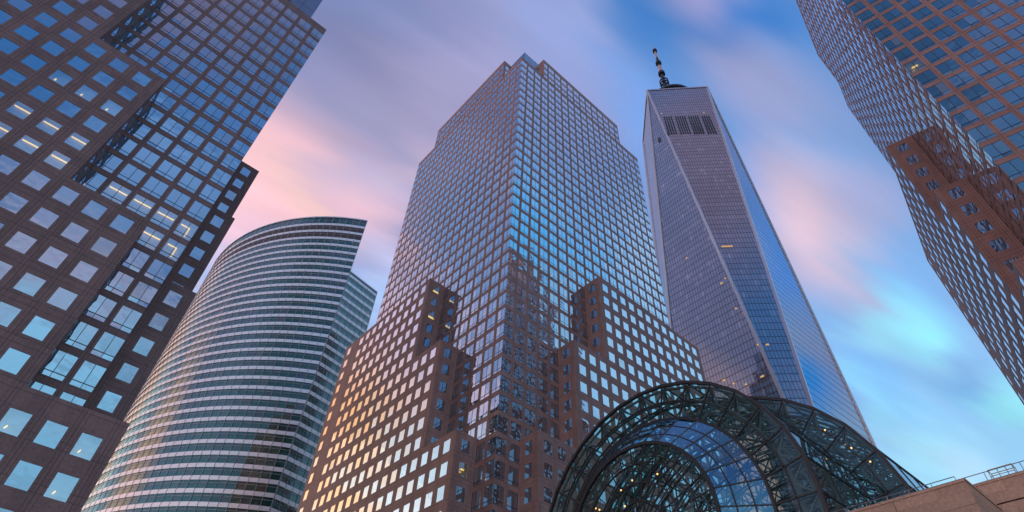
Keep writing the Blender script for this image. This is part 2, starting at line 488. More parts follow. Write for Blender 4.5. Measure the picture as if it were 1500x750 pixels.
def rows_block(T, z0, z1, dz=0.0):
    out = []
    k = -80
    while k < 80:
        a = T.zref + k*T.p - 3.85 + dz; b = a + 2.5
        k += 1
        if a > z0+.2 and b < z1-.5: out.append((a, b))
    return out
def rows_shaft(T, z0, z1):
    out = []
    for k in range(-80, 80):
        a = T.zref + k*T.p - 3.85 - 1.05; b = a + T.p - 1.05
        if b < z0+.4 or a > z1-.8: continue
        if a < z0+.05: a = z0+.05
        if b > z1-1.0: b = z1-1.0
        if b-a > .7: out.append((a, b))
    return out
def cols_shaft(u0, u1, off):
    """columns of a shaft face whose local start lies `off` from the tower corner"""
    out = []
    piers = [P0+BAY*k for k in range(NB+1)]
    edges = []
    lo = off
    cells = [(0.0, P0-.38)] + [(piers[k]+.38, piers[k+1]-.38) for k in range(NB)] + [(piers[-1]+.38, SIDE)]
    for a, b in cells:
        a2, b2 = a-off, b-off
        if b2 <= u0+.3 or a2 >= u1-.3: continue
        a2 = max(a2, u0 if a <= 1e-6 else u0+.45) if a2 < u0+.45 and a > 1e-6 else max(a2, u0)
        b2 = min(b2, u1-.45) if b2 > u1-.45 and b < SIDE-1e-6 else min(b2, u1)
        if b2-a2 > .7: out.append((a2, b2))
    return out
def cols_block(L, off):
    out = []
    for k in range(-3, NB+4):
        c = P0+BAY*(k+.5)-off
        if c-1.02 > 1.2 and c+1.02 < L-1.2: out.append((c-1.02, c+1.02))
    return out

def make_tower(label, x, y, ang, pitch, h, shoulder, top, mat, pent, notch):
    """h = block tops high to low; (x, y) is the shaft's south-west corner"""
    T = Tower((x, y), ang, pitch, h[0])
    root = thing('office_tower', label, 'office tower', (x, y, 0), 'granite office towers round the plaza')
    base = math.pi
    sides = [((0, 0), (1, 0)), ((SIDE, 0), (0, 1)), ((SIDE, SIDE), (-1, 0)), ((0, SIDE), (0, -1))]
    w = MB()
    # shaft faces up to the shoulder
    for A, U in sides:
        cols = [(a, b, rows_shaft(T, 0, shoulder)) for a, b in cols_shaft(0, SIDE, 0)]
        facade(T, w, A, U, SIDE, 0, shoulder, cols, 0, 'shaft')
    # crown: a cross plan, corners cut back three bays
    N = P0+2*BAY+1.0
    for A, U in sides:
        A2 = (A[0]+U[0]*N, A[1]+U[1]*N)
        L = SIDE-2*N
        cols = [(a, b, rows_shaft(T, shoulder, top)) for a, b in cols_shaft(0, L, N)]
        facade(T, w, A2, U, L, shoulder, top, cols, N, 'shaft')
        nin = (-U[1], U[0])      # inward
        for s_, Ue in ((0, nin), (1, nin)):
            c = (A2[0]+U[0]*L*s_, A2[1]+U[1]*L*s_)
            if s_ == 0:
                st = (c[0]+nin[0]*N, c[1]+nin[1]*N); Uw = (-nin[0], -nin[1])
            else:
                st = c; Uw = nin
            cols = [(.9, 4.0, rows_shaft(T, shoulder, top)), (5.0, 8.2, rows_shaft(T, shoulder, top))]
            facade(T, w, st, Uw, N, shoulder, top, cols, 0, 'shaft')
    walls = [w.build('shaft_wall', [mat], root)]
    r = MB()
    def flat(pts, z): r.poly([T.P(px, py, z) for px, py in pts])
    for cx, cy in ((0, 0), (SIDE-N, 0), (0, SIDE-N), (SIDE-N, SIDE-N)):
        flat([(cx+.3, cy+.3), (cx+N-.3, cy+.3), (cx+N-.3, cy+N-.3), (cx+.3, cy+N-.3)], shoulder-.5)
    flat([(N, .3), (SIDE-N, .3), (SIDE-N, SIDE-.3), (N, SIDE-.3)], top-.6)
    flat([(.3, N), (N, N), (N, SIDE-N), (.3, SIDE-N)], top-.6)
    flat([(SIDE-N, N), (SIDE-.3, N), (SIDE-.3, SIDE-N), (SIDE-N, SIDE-N)], top-.6)
    r.build('roof', [M['dark']], root)
    # penthouse of blue glass panels inside the notched crown
    if pent:
        k, zt = pent
        p = MB()
        for A, U in (((k, k), (1, 0)), ((SIDE-k, k), (0, 1)), ((SIDE-k, SIDE-k), (-1, 0)), ((k, SIDE-k), (0, -1))):
            Lp = SIDE-2*k
            n_ = 18
            for i in range(n_):
                a, b = Lp*i/n_+.04, Lp*(i+1)/n_-.04
                for z0_, z1_ in ((shoulder-.5, shoulder+(zt-shoulder)*.5-.1), (shoulder+(zt-shoulder)*.5, zt-.25)):
                    p.quad(T.P(A[0]+U[0]*a, A[1]+U[1]*a, z0_), T.P(A[0]+U[0]*b, A[1]+U[1]*b, z0_), T.P(A[0]+U[0]*b, A[1]+U[1]*b, z1_), T.P(A[0]+U[0]*a, A[1]+U[1]*a, z1_), 0)
            ni = (-U[1], U[0])
            p.quad(T.P(A[0]+ni[0]*.1, A[1]+ni[1]*.1, shoulder-.5), T.P(A[0]+U[0]*Lp+ni[0]*.1, A[1]+U[1]*Lp+ni[1]*.1, shoulder-.5), T.P(A[0]+U[0]*Lp+ni[0]*.1, A[1]+U[1]*Lp+ni[1]*.1, zt), T.P(A[0]+ni[0]*.1, A[1]+ni[1]*.1, zt), 1)
        p.poly([T.P(k, k, zt), T.P(SIDE-k, k, zt), T.P(SIDE-k, SIDE-k, zt), T.P(k, SIDE-k, zt)], 1)
        walls.append(p.build('penthouse', [M['penthouse'], M['louver']], root))
    # setback blocks: four slabs per tier
    tiers = [(STEPS[1], h[1], h[0]), (STEPS[2], h[2], h[1]), (STEPS[3], h[3], h[2]), (-EXP, 0.0, h[3])]
    for ti, (st, z0, z1) in enumerate(tiers):
        for si, (A, U) in enumerate(sides):
            t = MB()
            no = (U[1], -U[0])
            cut0 = st > 0 and notch == si
            cut1 = st > 0 and notch == (si+1) % 4
            off = st if cut0 else 0.0
            end = SIDE-st if cut1 else SIDE+EXP
            L = end-off
            S0 = (A[0]+U[0]*off+no[0]*EXP, A[1]+U[1]*off+no[1]*EXP)
            cols = [(a, b, rows_block(T, z0, z1, -1.3 if st < 0 else 0.0)) for a, b in cols_block(L, off)]
            facade(T, t, S0, U, L, z0, z1, cols, off, 'block')
            D = EXP
            ew = [(D/2-.95, D/2+.95, rows_block(T, z0, z1, -1.3 if st < 0 else 0.0))]
            if cut0:
                E0 = (A[0]+U[0]*off, A[1]+U[1]*off)
                facade(T, t, E0, no, D, z0, z1, ew, P0+BAY*.5-D/2, 'block')
            E1 = (A[0]+U[0]*end+no[0]*EXP, A[1]+U[1]*end+no[1]*EXP)
            facade(T, t, E1, (-no[0], -no[1]), D, z0, z1, ew, P0+BAY*.5-D/2, 'block')
            t.poly([T.P(*q, z1) for q in (S0, (S0[0]+U[0]*L, S0[1]+U[1]*L), (S0[0]+U[0]*L-no[0]*EXP, S0[1]+U[1]*L-no[1]*EXP), (S0[0]-no[0]*EXP, S0[1]-no[1]*EXP))], 0, ((.3, .3), (.35, .3), (.35, .35), (.3, .35)))
            walls.append(t.build('setback_block', [mat], root))
    return T, root, walls

towers = []
towers.append(make_tower('brown granite tower in the middle with a glass corner and small blue penthouse',
    60.43, 75.07, 0.0, 4.38, (108.9, 82.6, 56.3, 30.0), 206.0, 219.5, M['granite'], (6.0, 228.0), 0))
towers.append(make_tower('shaded brown tower at the left edge with yellow strip lights in some windows',
    1.6-SIDE, 79.5, 0.0, 4.45, (114.6, 88.2, 61.3, 34.4), 142.5, 156.0, M['granite_shaded'], (4.8, 166.0), 1))
A2 = math.radians(11.56)
e2 = Vector((math.cos(A2), math.sin(A2), 0)); n2 = Vector((-math.sin(A2), math.cos(A2), 0))
c2 = Vector((82.9, -8.05, 0)) - n2*SIDE
towers.append(make_tower('reddish brown tower cut off by the right edge, above the pink granite wall',
    c2.x, c2.y, A2, 4.5, (116.5, 89.4, 62.4, 35.4), 183.5, 204.0, M['granite'], (6.0, 214.0), 3))

# ------------------------------------------------------------------ curved tower (white bands, green glass)
M['white_metal'] = plain('white_metal_band', (.98, .90, .87), .32, .4, .6, var=.05)
M['pale_bar'] = plain('pale_mullion', (.46, .42, .42), .4, .3, .5, var=.05)
def curtain_glass(name):
    m, nt, n, l, o = newmat(name)
    g_ = n('ShaderNodeNewGeometry')
    uv = n('ShaderNodeUVMap'); uv.uv_map = 'UVMap'
    fl = n('ShaderNodeVectorMath', operation='FLOOR'); l(uv.outputs[0], fl.inputs[0])
    wn_ = n('ShaderNodeTexWhiteNoise', noise_dimensions='2D'); l(fl.outputs[0], wn_.inputs['Vector'])
    rp = n('ShaderNodeValToRGB'); cr_ = rp.color_ramp
    cr_.interpolation = 'LINEAR'
    cr_.elements[0].position = 0; cr_.elements[0].color = (.012, .05, .040, 1)
    cr_.elements[1].position = 1; cr_.elements[1].color = (.08, .075, .05, 1)
    for p_, c_ in ((.5, (.02, .068, .056, 1)), (.8, (.055, .075, .07, 1)), (.93, (.05, .05, .085, 1))):
        e_ = cr_.elements.new(p_); e_.color = c_
    l(wn_.outputs['Value'], rp.inputs[0])
    d = n('ShaderNodeBsdfDiffuse'); l(rp.outputs[0], d.inputs['Color'])
    t = n('ShaderNodeTexNoise'); t.inputs['Scale'].default_value = .5; l(g_.outputs['Position'], t.inputs['Vector'])
    bp = n('ShaderNodeBump'); bp.inputs['Distance'].default_value = .02; l(t.outputs['Fac'], bp.inputs['Height'])
    gl = n('ShaderNodeBsdfGlossy'); gl.inputs['Roughness'].default_value = .03; gl.inputs['Color'].default_value = (.76, .90, .85, 1); l(bp.outputs[0], gl.inputs['Normal'])
    lw = n('ShaderNodeLayerWeight'); lw.inputs['Blend'].default_value = .27
    mr = n('ShaderNodeMapRange'); mr.inputs['To Min'].default_value = .02; mr.inputs['To Max'].default_value = .95; l(lw.outputs['Facing'], mr.inputs['Value'])
    mx = n('ShaderNodeMixShader'); l(mr.outputs[0], mx.inputs[0]); l(d.outputs[0], mx.inputs[1]); l(gl.outputs[0], mx.inputs[2])
    l(mx.outputs[0], o.inputs['Surface'])
    return m
M['green_glass'] = curtain_glass('green_curtain_glass')
GC = Vector((111.48, 274.33, 0)); GR = 89.72
th0 = math.atan2(196.9-274.33, 66.5-111.48)       # right end of the curve
NBAY = 52
dth = 3.3/GR
def gp(i, z, d=0.0):
    t = th0 - i*dth
    return Vector((GC.x+(GR+d)*math.cos(t), GC.y+(GR+d)*math.sin(t), z))
gold = thing('curved_tower', 'curved tower of white bands and green glass behind the granite towers', 'office tower', (66.5, 196.9, 0))
GTOP = 221.0
floors = []      # (z of band bottom, band top, glass top)
z = 216.2
levels = [(215.2, 221.0), (210.3, 215.2), (205.3, 210.3)]
zz = 205.3
while zz > 6: 
    levels.append((zz-4.42, zz)); zz -= 4.42
M['brown_louver'] = plain('brown_louvre', (.07, .045, .04), .5)
F1 = Vector((66.5, 196.9, 0)); F2 = Vector((83.0, 200.24, 0)); FB = 185.7
fdir = (F2-F1).normalized(); fn = Vector((fdir.y, -fdir.x, 0)); FL = (F2-F1).length; NF = 6
mul = MB(); side_mul = MB()
for li, (za, zb) in enumerate(levels):
    bandh = 1.5
    b = MB(); gz = MB()
    gm = M['brown_louver'] if li in (1, 2) else M['green_glass']
    for i in range(NBAY):
        # spandrel band stands proud of the glass, with a top and a soffit
        z0, z1 = za, za+bandh
        b.quad(gp(i+1, z0, .22), gp(i, z0, .22), gp(i, z1, .22), gp(i+1, z1, .22))
        b.quad(gp(i+1, z1, .22), gp(i, z1, .22), gp(i, z1, -.2), gp(i+1, z1, -.2))
        b.quad(gp(i+1, z0, -.2), gp(i, z0, -.2), gp(i, z0, .22), gp(i+1, z0, .22))
        gz.quad(gp(i+1, z1), gp(i, z1), gp(i, zb), gp(i+1, zb), 0, ((i+.1+li*77, li+.1), (i+.9+li*77, li+.1), (i+.9+li*77, li+.9), (i+.1+li*77, li+.9)))
        # transom
        zt = z1+(zb-z1)*(.70 if li else .5)
        mul.beam((gp(i, zt, .03)), (gp(i+1, zt, .03)), .10, .12)
    if zb <= FB+1e-3 or za < FB:
        zb2 = min(zb, FB)
        for i in range(NF):
            a_, c_ = F1+fdir*FL*i/NF, F1+fdir*FL*(i+1)/NF
            up_ = lambda v, z_, d: v+fn*d+Vector((0, 0, z_))
            if za+bandh < zb2:
                b.quad(up_(a_, za, .2), up_(c_, za, .2), up_(c_, za+bandh, .2), up_(a_, za+bandh, .2))
                b.quad(up_(a_, za, 0), up_(c_, za, 0), up_(c_, za, .2), up_(a_, za, .2))
                b.quad(up_(a_, za+bandh, .2), up_(c_, za+bandh, .2), up_(c_, za+bandh, -.1), up_(a_, za+bandh, -.1))
                gz.quad(up_(a_, za+bandh, 0), up_(c_, za+bandh, 0), up_(c_, zb2, 0), up_(a_, zb2, 0), 0, ((i+.1+li*31, li+60.1), (i+.9+li*31, li+60.1), (i+.9+li*31, li+60.9), (i+.1+li*31, li+60.9)))
                zt = za+bandh+(zb2-za-bandh)*.7
                side_mul.beam(up_(a_, zt, .05), up_(c_, zt, .05), .10, .10)
    bo = b.build('spandrel_band', [M['white_metal']], gold)
    gz.build('window_band', [gm], gold)
for i in range(NBAY+1):
    mul.beam(gp(i, 0, .26), gp(i, GTOP, .26), .14, .14)
for i in range(NF+1):
    v_ = F1+fdir*FL*i/NF+fn*.24
    side_mul.beam(v_, v_+Vector((0, 0, FB)), .11, .14)
mul.build('mullion_grid', [M['pale_bar']], gold)
side_mul.build('mullion_grid', [M['pale_bar']], gold)
rf = MB()
arc_top = [gp(i, GTOP, .25) for i in range(NBAY+1)]
for i in range(NBAY):
    rf.quad(gp(i+1, GTOP, .4), gp(i, GTOP, .4), gp(i, GTOP+.7, .4), gp(i+1, GTOP+.7, .4), 1)
    rf.quad(gp(i, GTOP, -.3), gp(i+1, GTOP, -.3), gp(i+1, GTOP+.7, -.3), gp(i, GTOP+.7, -.3), 1)
    rf.quad(gp(i+1, GTOP+.7, .4), gp(i, GTOP+.7, .4), gp(i, GTOP+.7, -.3), gp(i+1, GTOP+.7, -.3), 1)
    rf.quad(gp(i+1, GTOP, .4), gp(i+1, GTOP, -.3), gp(i, GTOP, -.3), gp(i, GTOP, .4), 1)
rf.poly([gp(i, GTOP-.6, -.1) for i in range(NBAY+1)][::-1], 0)
endN = gp(NBAY, 0)
F3 = F2+Vector((6, 150, 0))
def vwall(a, c, z0, z1, mi): rf.quad(a+Vector((0,0,z0)), c+Vector((0,0,z0)), c+Vector((0,0,z1)), a+Vector((0,0,z1)), mi)
vwall(F2, F3, 0, FB, 0); vwall(F3, endN, 0, FB, 0)
vwall(gp(0, 0), endN, FB, GTOP, 0)
rf.poly([Vector((p.x, p.y, FB)) for p in (F1, F2, F3, endN)], 0)
# end cap of the free-standing curved screen
q0, q1 = gp(0, 0, .3), gp(0, 0, -.3)
rf.quad(q0+Vector((0,0,FB)), q1+Vector((0,0,FB)), q1+Vector((0,0,GTOP)), q0+Vector((0,0,GTOP)), 1)
# service core roof edge on the lower wing
rf.beam(F1+fn*.15+Vector((0,0,FB+.3)), F2+fn*.15+Vector((0,0,FB+.3)), .5, .6, 1)
rf.build('roof_cap', [M['dark'], M['white_metal']], gold)

# ------------------------------------------------------------------ faceted skyscraper with a spire
def facet_glass():
    m, nt, n, l, o = newmat('facet_curtain_glass')
    g_ = n('ShaderNodeNewGeometry')
    uv = n('ShaderNodeUVMap'); uv.uv_map = 'UVMap'
    s = n('ShaderNodeSeparateXYZ'); l(uv.outputs[0], s.inputs[0])
    def line(axis, w):
        f = n('ShaderNodeMath', operation='FRACT'); l(s.outputs[axis], f.inputs[0])
        c = n('ShaderNodeMath', operation='LESS_THAN'); l(f.outputs[0], c.inputs[0]); c.inputs[1].default_value = w
        return c.outputs[0]
    mm = n('ShaderNodeMath', operation='MAXIMUM'); l(line('X', .2), mm.inputs[0]); l(line('Y', .13), mm.inputs[1])
    fl = n('ShaderNodeVectorMath', operation='FLOOR'); l(uv.outputs[0], fl.inputs[0])
    wn_ = n('ShaderNodeTexWhiteNoise', noise_dimensions='2D'); l(fl.outputs[0], wn_.inputs['Vector'])
    # floors differ a little, panels a little, a few blinds are pale
    fy = n('ShaderNodeMath', operation='FLOOR'); l(s.outputs['Y'], fy.inputs[0])
    wf = n('ShaderNodeTexWhiteNoise', noise_dimensions='1D'); l(fy.outputs[0], wf.inputs['W'])
    rp = n('ShaderNodeValToRGB'); c_ = rp.color_ramp
    c_.elements[0].position = 0; c_.elements[0].color = (.09, .087, .145, 1)
    c_.elements[1].position = 1; c_.elements[1].color = (.25, .25, .34, 1)
    for p_, k_ in ((.6, (.12, .117, .168, 1)), (.93, (.14, .13, .215, 1))):
        e_ = c_.elements.new(p_); e_.color = k_
    l(wn_.outputs['Value'], rp.inputs[0])
    mf = n('ShaderNodeMapRange'); mf.inputs['To Min'].default_value = .75; mf.inputs['To Max'].default_value = 1.2; l(wf.outputs['Value'], mf.inputs['Value'])
    ml = n('ShaderNodeMapRange'); ml.inputs['To Min'].default_value = 1; ml.inputs['To Max'].default_value = .62; l(mm.outputs[0], ml.inputs['Value'])
    pr = n('ShaderNodeMath', operation='MULTIPLY'); l(mf.outputs[0], pr.inputs[0]); l(ml.outputs[0], pr.inputs[1])
    v = n('ShaderNodeVectorMath', operation='SCALE'); l(rp.outputs[0], v.inputs[0]); l(pr.outputs[0], v.inputs['Scale'])
    d = n('ShaderNodeBsdfDiffuse'); l(v.outputs[0], d.inputs['Color'])
    t = n('ShaderNodeTexNoise'); t.inputs['Scale'].default_value = .25; l(g_.outputs['Position'], t.inputs['Vector'])
    bp = n('ShaderNodeBump'); bp.inputs['Distance'].default_value = .03; l(t.outputs['Fac'], bp.inputs['Height'])
    gl = n('ShaderNodeBsdfGlossy'); gl.inputs['Roughness'].default_value = .04; l(bp.outputs[0], gl.inputs['Normal'])
    gc = n('ShaderNodeMapRange'); gc.inputs['To Min'].default_value = .95; gc.inputs['To Max'].default_value = .4; l(mm.outputs[0], gc.inputs['Value'])
    l(gc.outputs[0], gl.inputs['Color'])
    lw = n('ShaderNodeLayerWeight'); lw.inputs['Blend'].default_value = .5
    mr = n('ShaderNodeMapRange'); mr.inputs['To Min'].default_value = .13; mr.inputs['To Max'].default_value = .85; l(lw.outputs['Facing'], mr.inputs['Value'])
    mx = n('ShaderNodeMixShader'); l(mr.outputs[0], mx.inputs[0]); l(d.outputs[0], mx.inputs[1]); l(gl.outputs[0], mx.inputs[2])
    l(mx.outputs[0], o.inputs['Surface'])
    return m
M['facet'] = facet_glass()
M['steel'] = plain('brushed_steel_edge', (.55, .52, .55), .35, .6, .5, var=.05)
wc = (242.81, 106.12); WR = 31.1*1.0206; WROT = math.radians(1.7); WB, WT = 54.0, 417.0
wtc = thing('faceted_skyscraper', 'tallest tower of tilted glass triangles with a dark spire on its roof', 'skyscraper', (wc[0], wc[1], 0))
def wp(a, z, r): t = math.radians(a)+WROT; return Vector((wc[0]+r*math.sin(t), wc[1]+r*math.cos(t), z))
top = [wp(a, WT, WR) for a in (0, 90, 180, 270)]
bot = [wp(a, WB, WR*2**.5) for a in (45, 135, 225, 315)]
edges = MB()
def facet(a, b, c):
    """a,b share a level; c is the apex"""
    n_ = (b-a).cross(c-a).normalized()
    ctr = (a+b+c)/3
    if n_.dot(Vector((ctr.x-wc[0], ctr.y-wc[1], 0))) < 0: a, b = b, a; n_ = -n_
    u = (b-a).normalized()
    f = MB()
    uv = tuple(((p-a).dot(u)/1.52, p.z/4.05) for p in (a, b, c))
    f.poly([a, b, c], 0, uv)
    f.build('glass_facet', [M['facet']], wtc)
    return a, b, c, u, n_
FAC = {}
for k in range(4):
    FAC['u%d' % k] = facet(top[k], top[(k+1) % 4], bot[k])
    FAC['d%d' % k] = facet(bot[k], bot[(k+1) % 4], top[(k+1) % 4])
for k in range(4):
    edges.beam(top[k], top[(k+1) % 4], 1.0, 1.2)
    for b_ in (bot[k], bot[(k-1) % 4]):
        edges.beam(top[k], b_, 1.3, 1.3)
edges.build('edge_trim', [M['steel']], wtc)
pod = MB()
pb = [Vector((p.x, p.y, 0)) for p in bot]
for k in range(4):
    pod.quad(pb[k], pb[(k+1) % 4], bot[(k+1) % 4], bot[k])
pod.build('podium', [M['facet']], wtc)
rfm = MB()
rfm.poly([t - Vector((0, 0, 1.0)) for t in top])
rfm.build('roof', [M['dark']], wtc)
# louvre slots in the facet that faces the plaza (top corners west and south)
a_, b_, c_, u_, n_ = FAC['u2']
A_w, B_s = top[3], top[2]
uu = (B_s-A_w).normalized()
nn = n_
down = (bot[2]-(A_w+B_s)/2).normalized()
def on_facet(s_, z_, d=.25):
    base = A_w + uu*s_
    k_ = (z_-WT)/down.z
    return base + down*k_ + nn*d
sl = MB()
for t0, t1, b0, b1, cnt in ((6.4, 11.1, 6.0, 10.9, 4), (14.2, 20.3, 13.9, 20.0, 5), (23.1, 29.2, 22.8, 28.7, 5), (32.1, 36.7, 31.7, 36.6, 4)):
    for k in range(cnt):
        f_ = k/(cnt-1)
        p1, p2 = on_facet(t0+(t1-t0)*f_, 373.6-.08*(t0)), on_facet(b0+(b1-b0)*f_, 348.4-.08*b0)
        sl.beam(p1, p2, .75, .3, 0, ref=nn)
sl.build('louvre_slots', [M['louver']], wtc)
lamp = 0
def wlight(p, u, w_):
    q = MB(); q.beam(p-u*w_*.4, p+u*w_*.4, .5, .55)
    q.build('lit_window', [M['spot_dim']], wtc)
M['spot_dim'] = emit('warm_room_light', (1.0, .58, .22), .7)
for s_, z_, w_ in ((17.1, 228.4, 7), (11, 183.7, 1), (15.5, 161.7, 2.2), (19, 161.7, 1.5), (5.2, 378, .8), (34.4, 376.3, .8)):
    wlight(on_facet(s_, z_, .1), uu, w_)
Q_, P_ = bot[3], bot[2]
vq = (P_-Q_).normalized(); nl = Vector((vq.y, -vq.x, 0)); 
if nl.dot(Vector((-1, 0, 0))) < 0: nl = -nl
for s_, z_, w_ in ((30.3, 233.6, .9), (45.4, 204.3, 1.6), (47.9, 206, .8), (33.8, 153.5, 1.6), (37.8, 149.8, 1), (43.1, 146.9, .9), (51, 147, 2)):
    wlight(Q_+vq*s_+Vector((0, 0, z_-WB))+nl*.1, vq, w_)
v_ = MB()
for s_, z_ in ((31.7, 348.3), (38.5, 347.0)):
    p = Q_+vq*s_+Vector((0, 0, z_-WB))+nl*.15
    v_.beam(p-Vector((0, 0, 2.4)), p+Vector((0, 0, 2.4)), 2.2, .3, 0, ref=nl)
v_.build('vent_opening', [M['louver']], wtc)
# communications ring and spire
rg = MB()
ctr = Vector((wc[0], wc[1], 0))
def ring(mb, r, z0, z1, th, n=36):
    for k in range(n):
        a0, a1 = 2*math.pi*k/n, 2*math.pi*(k+1)/n
        for (ra, rb, s_) in ((r, r, 1), (r-th, r-th, -1)):
            p = [ctr+Vector((ra*math.cos(a0), ra*math.sin(a0), z0)), ctr+Vector((ra*math.cos(a1), ra*math.sin(a1), z0)), ctr+Vector((ra*math.cos(a1), ra*math.sin(a1), z1)), ctr+Vector((ra*math.cos(a0), ra*math.sin(a0), z1))]
            mb.quad(*(p if s_ > 0 else p[::-1]))
        for zq in (z0, z1):
            mb.quad(*[ctr+Vector((rr*math.cos(aa), rr*math.sin(aa), zq)) for rr, aa in ((r-th, a0), (r, a0), (r, a1), (r-th, a1))])
for z0, z1 in ((419, 421), (423.5, 425.5), (428, 430.5)):
    ring(rg, 19.5, z0, z1, 2.0)
for k in range(24):
    a0 = 2*math.pi*k/24
    d_ = Vector((math.cos(a0), math.sin(a0), 0))
    rg.beam(ctr+d_*18.6+Vector((0, 0, 416)), ctr+d_*18.6+Vector((0, 0, 430.5)), .7)
    rg.beam(ctr+d_*18+Vector((0, 0, 429.5)), ctr+d_*3+Vector((0, 0, 424)), .6, 1.0)
rg.tube(ctr+Vector((0, 0, 415)), ctr+Vector((0, 0, 426)), 12, 9, 24)
rg.build('antenna_platform', [M['louver']], wtc)
sp = MB()
M['mast_pale'] = plain('pale_mast', (.42, .30, .30), .5)
secs = [(417, 446, 2.3, 0), (446, 470, 2.0, 0), (470, 485, 1.7, 0), (485, 500, 1.9, 1), (500, 516, 1.4, 0), (516, 528, 1.2, 1), (528, 531, 1.6, 0), (531, 541, .9, 1)]
for z0, z1, r_, mi in secs:
    sp.tube(ctr+Vector((0, 0, z0)), ctr+Vector((0, 0, z1)), r_, r_*.85 if z1 < 541 else .15, 10, mi)
for zr, r_ in ((433, 4.6), (449, 4.3), (467, 3.9), (484, 2.9), (504, 2.5), (529, 2.0)):
    for dz in (0, 4.2 if zr < 480 else 2.5):
        ring(sp, r_, zr+dz, zr+dz+1.1, .8, 16)
    for k in range(8):
        a0 = 2*math.pi*k/8
        d_ = Vector((math.cos(a0), math.sin(a0), 0))
        sp.beam(ctr+d_*(r_-.4)+Vector((0, 0, zr)), ctr+d_*(r_-.4)+Vector((0, 0, zr+(4.2 if zr < 480 else 2.5))), .5)
        sp.beam(ctr+d_*.5+Vector((0, 0, zr)), ctr+d_*(r_-.4)+Vector((0, 0, zr+.5)), .35)
sp.build('spire', [M['louver'], M['mast_pale']], wtc)

# ------------------------------------------------------------------ podium walls at the lower right
pd = thing('granite_podium', 'pink granite wall with steel rails at the lower right corner beside the glass vault', 'wall', (48, 12, 0))
def pwall(mb, x0, x1, y0, y1, z1, z0=0.0):
    U = 5.6; V = 1.65
    c = [Vector(p) for p in ((x0,y0,0),(x1,y0,0),(x1,y1,0),(x0,y1,0))]
    for i in range(4):
        a, b = c[i], c[(i+1) % 4]
        L = (b-a).length
        mb.quad(a+Vector((0,0,z0)), b+Vector((0,0,z0)), b+Vector((0,0,z1)), a+Vector((0,0,z1)), 0, ((0, (z0-z1)/V), (L/U, (z0-z1)/V), (L/U, 0), (0, 0)))
    mb.quad(*[p+Vector((0,0,z1)) for p in c], 0, ((.2,.2),(.3,.2),(.3,.3),(.2,.3)))
b1 = MB(); pwall(b1, 48, 54.4, 8.77, 19.2, 21.05); b1.box((47.94, 8.71, 20.9), (54.4, 19.2, 21.09)); b1.build('front_wall', [M['podium']], pd)
b2 = MB(); pwall(b2, 54.42, 64, -18, 16.2, 23.03, 21.37); pwall(b2, 54.5, 64, -18, 16.2, 21.33); b2.box((54.36, -18, 22.88), (64, 16.2, 23.06)); b2.build('rear_wall', [M['podium']], pd)
M['rail'] = plain('brushed_rail', (.36, .33, .32), .4, .7)
M['copper'] = plain('orange_painted_steel', (.55, .30, .14), .5)
r1 = MB()
def rail(mb, x, ya, yb, zt, posts, r=.03, low=None):
    mb.tube((x, ya, zt), (x, yb, zt), r, n=6)
    if low: mb.tube((x, ya, low), (x, yb, low), r*.8, n=6)
for x, ya, yb, zb in ((48.25, 9.3, 19, 21.05),):
    rail(r1, x, ya, yb, zb+.42, 0, low=zb+.08)
    y = ya
    while y < yb:
        r1.tube((x, y, zb-.02), (x, y, zb+.42), .025, n=6); y += 1.55
r1.build('guard_rail', [M['rail']], pd)
r1 = MB()
rail(r1, 54.7, -12, 15.5, 23.03+.80, 0, low=23.03+.16)
for y in [8.6-2.4*k for k in range(9)]+[10.9, 13.2, 15.5]:
    r1.tube((54.7, y, 23.0), (54.7, y, 23.83), .028, n=6)
r1.build('guard_rail', [M['rail']], pd)
r1 = MB()
x = 54.95
zt, zl = 23.98, 23.1
ys = [8.35, 7.75, 7.2, 6.75]
r1.tube((x, ys[0], zt), (x, ys[-1], zt), .03, n=6); r1.tube((x, ys[0], zl+.12), (x, ys[-1], zl+.12), .03, n=6); r1.tube((x, ys[0], 23.5), (x, ys[-1], 23.5), .025, n=6)
for y in ys: r1.tube((x, y, 23.0), (x, y, zt), .028, n=6)
for y in (ys[0], ys[-1]): r1.tube((x, y, zt), (x+.8, y, zt), .028, n=6); r1.tube((x+.8, y, 23.0), (x+.8, y, zt), .028, n=6)
r1.tube((x+.8, ys[0], zt), (x+.8, ys[-1], zt), .028, n=6)
cr_root = thing('maintenance_frame', 'small orange tube frame standing behind the rail on the upper granite wall', 'frame', (x, 7.5, 23.03))
r1.build('tube_frame', [M['copper']], cr_root)
r1 = MB(); r1.box((x+.1, 6.8, 23.04), (x+.5, 7.5, 23.3)); r1.build('equipment_box', [plain('blue_plastic', (.05, .2, .45), .5)], cr_root)

# ------------------------------------------------------------------ windows of the granite towers
deps = bpy.context.evaluated_depsgraph_get()
bpy.context.view_layer.update()
bv_v, bv_f = [], []
for T, root, walls in towers:
    for wo in walls:
        me = wo.data; mw = Matrix.Translation(wo.location + root.location); o_ = len(bv_v)
        bv_v += [mw @ v.co for v in me.vertices]
        bv_f += [tuple(o_+i for i in p.vertices) for p in me.polygons]
bvh = BVHTree.FromPolygons(bv_v, bv_f)

F_PX = 20.61/36
def visible_area(w):
    c = (w[0]+w[1]+w[2]+w[3])/4
    nrm = (w[1]-w[0]).cross(w[3]-w[0])
    d = c-CAM_LOC
    zc = d.dot(fwd)
    if zc < 1: return 0
    px, py = d.dot(rt)/zc*F_PX, d.dot(up)/zc*F_PX
    if abs(px) > .5 or abs(py) > .25: return 0
    k = -nrm.dot(d.normalized())
    if k <= 0: return 0
    h_ = bvh.ray_cast(CAM_LOC, d.normalized(), d.length-.6)
    if h_[0] is not None: return 0
    return k/d.length_squared

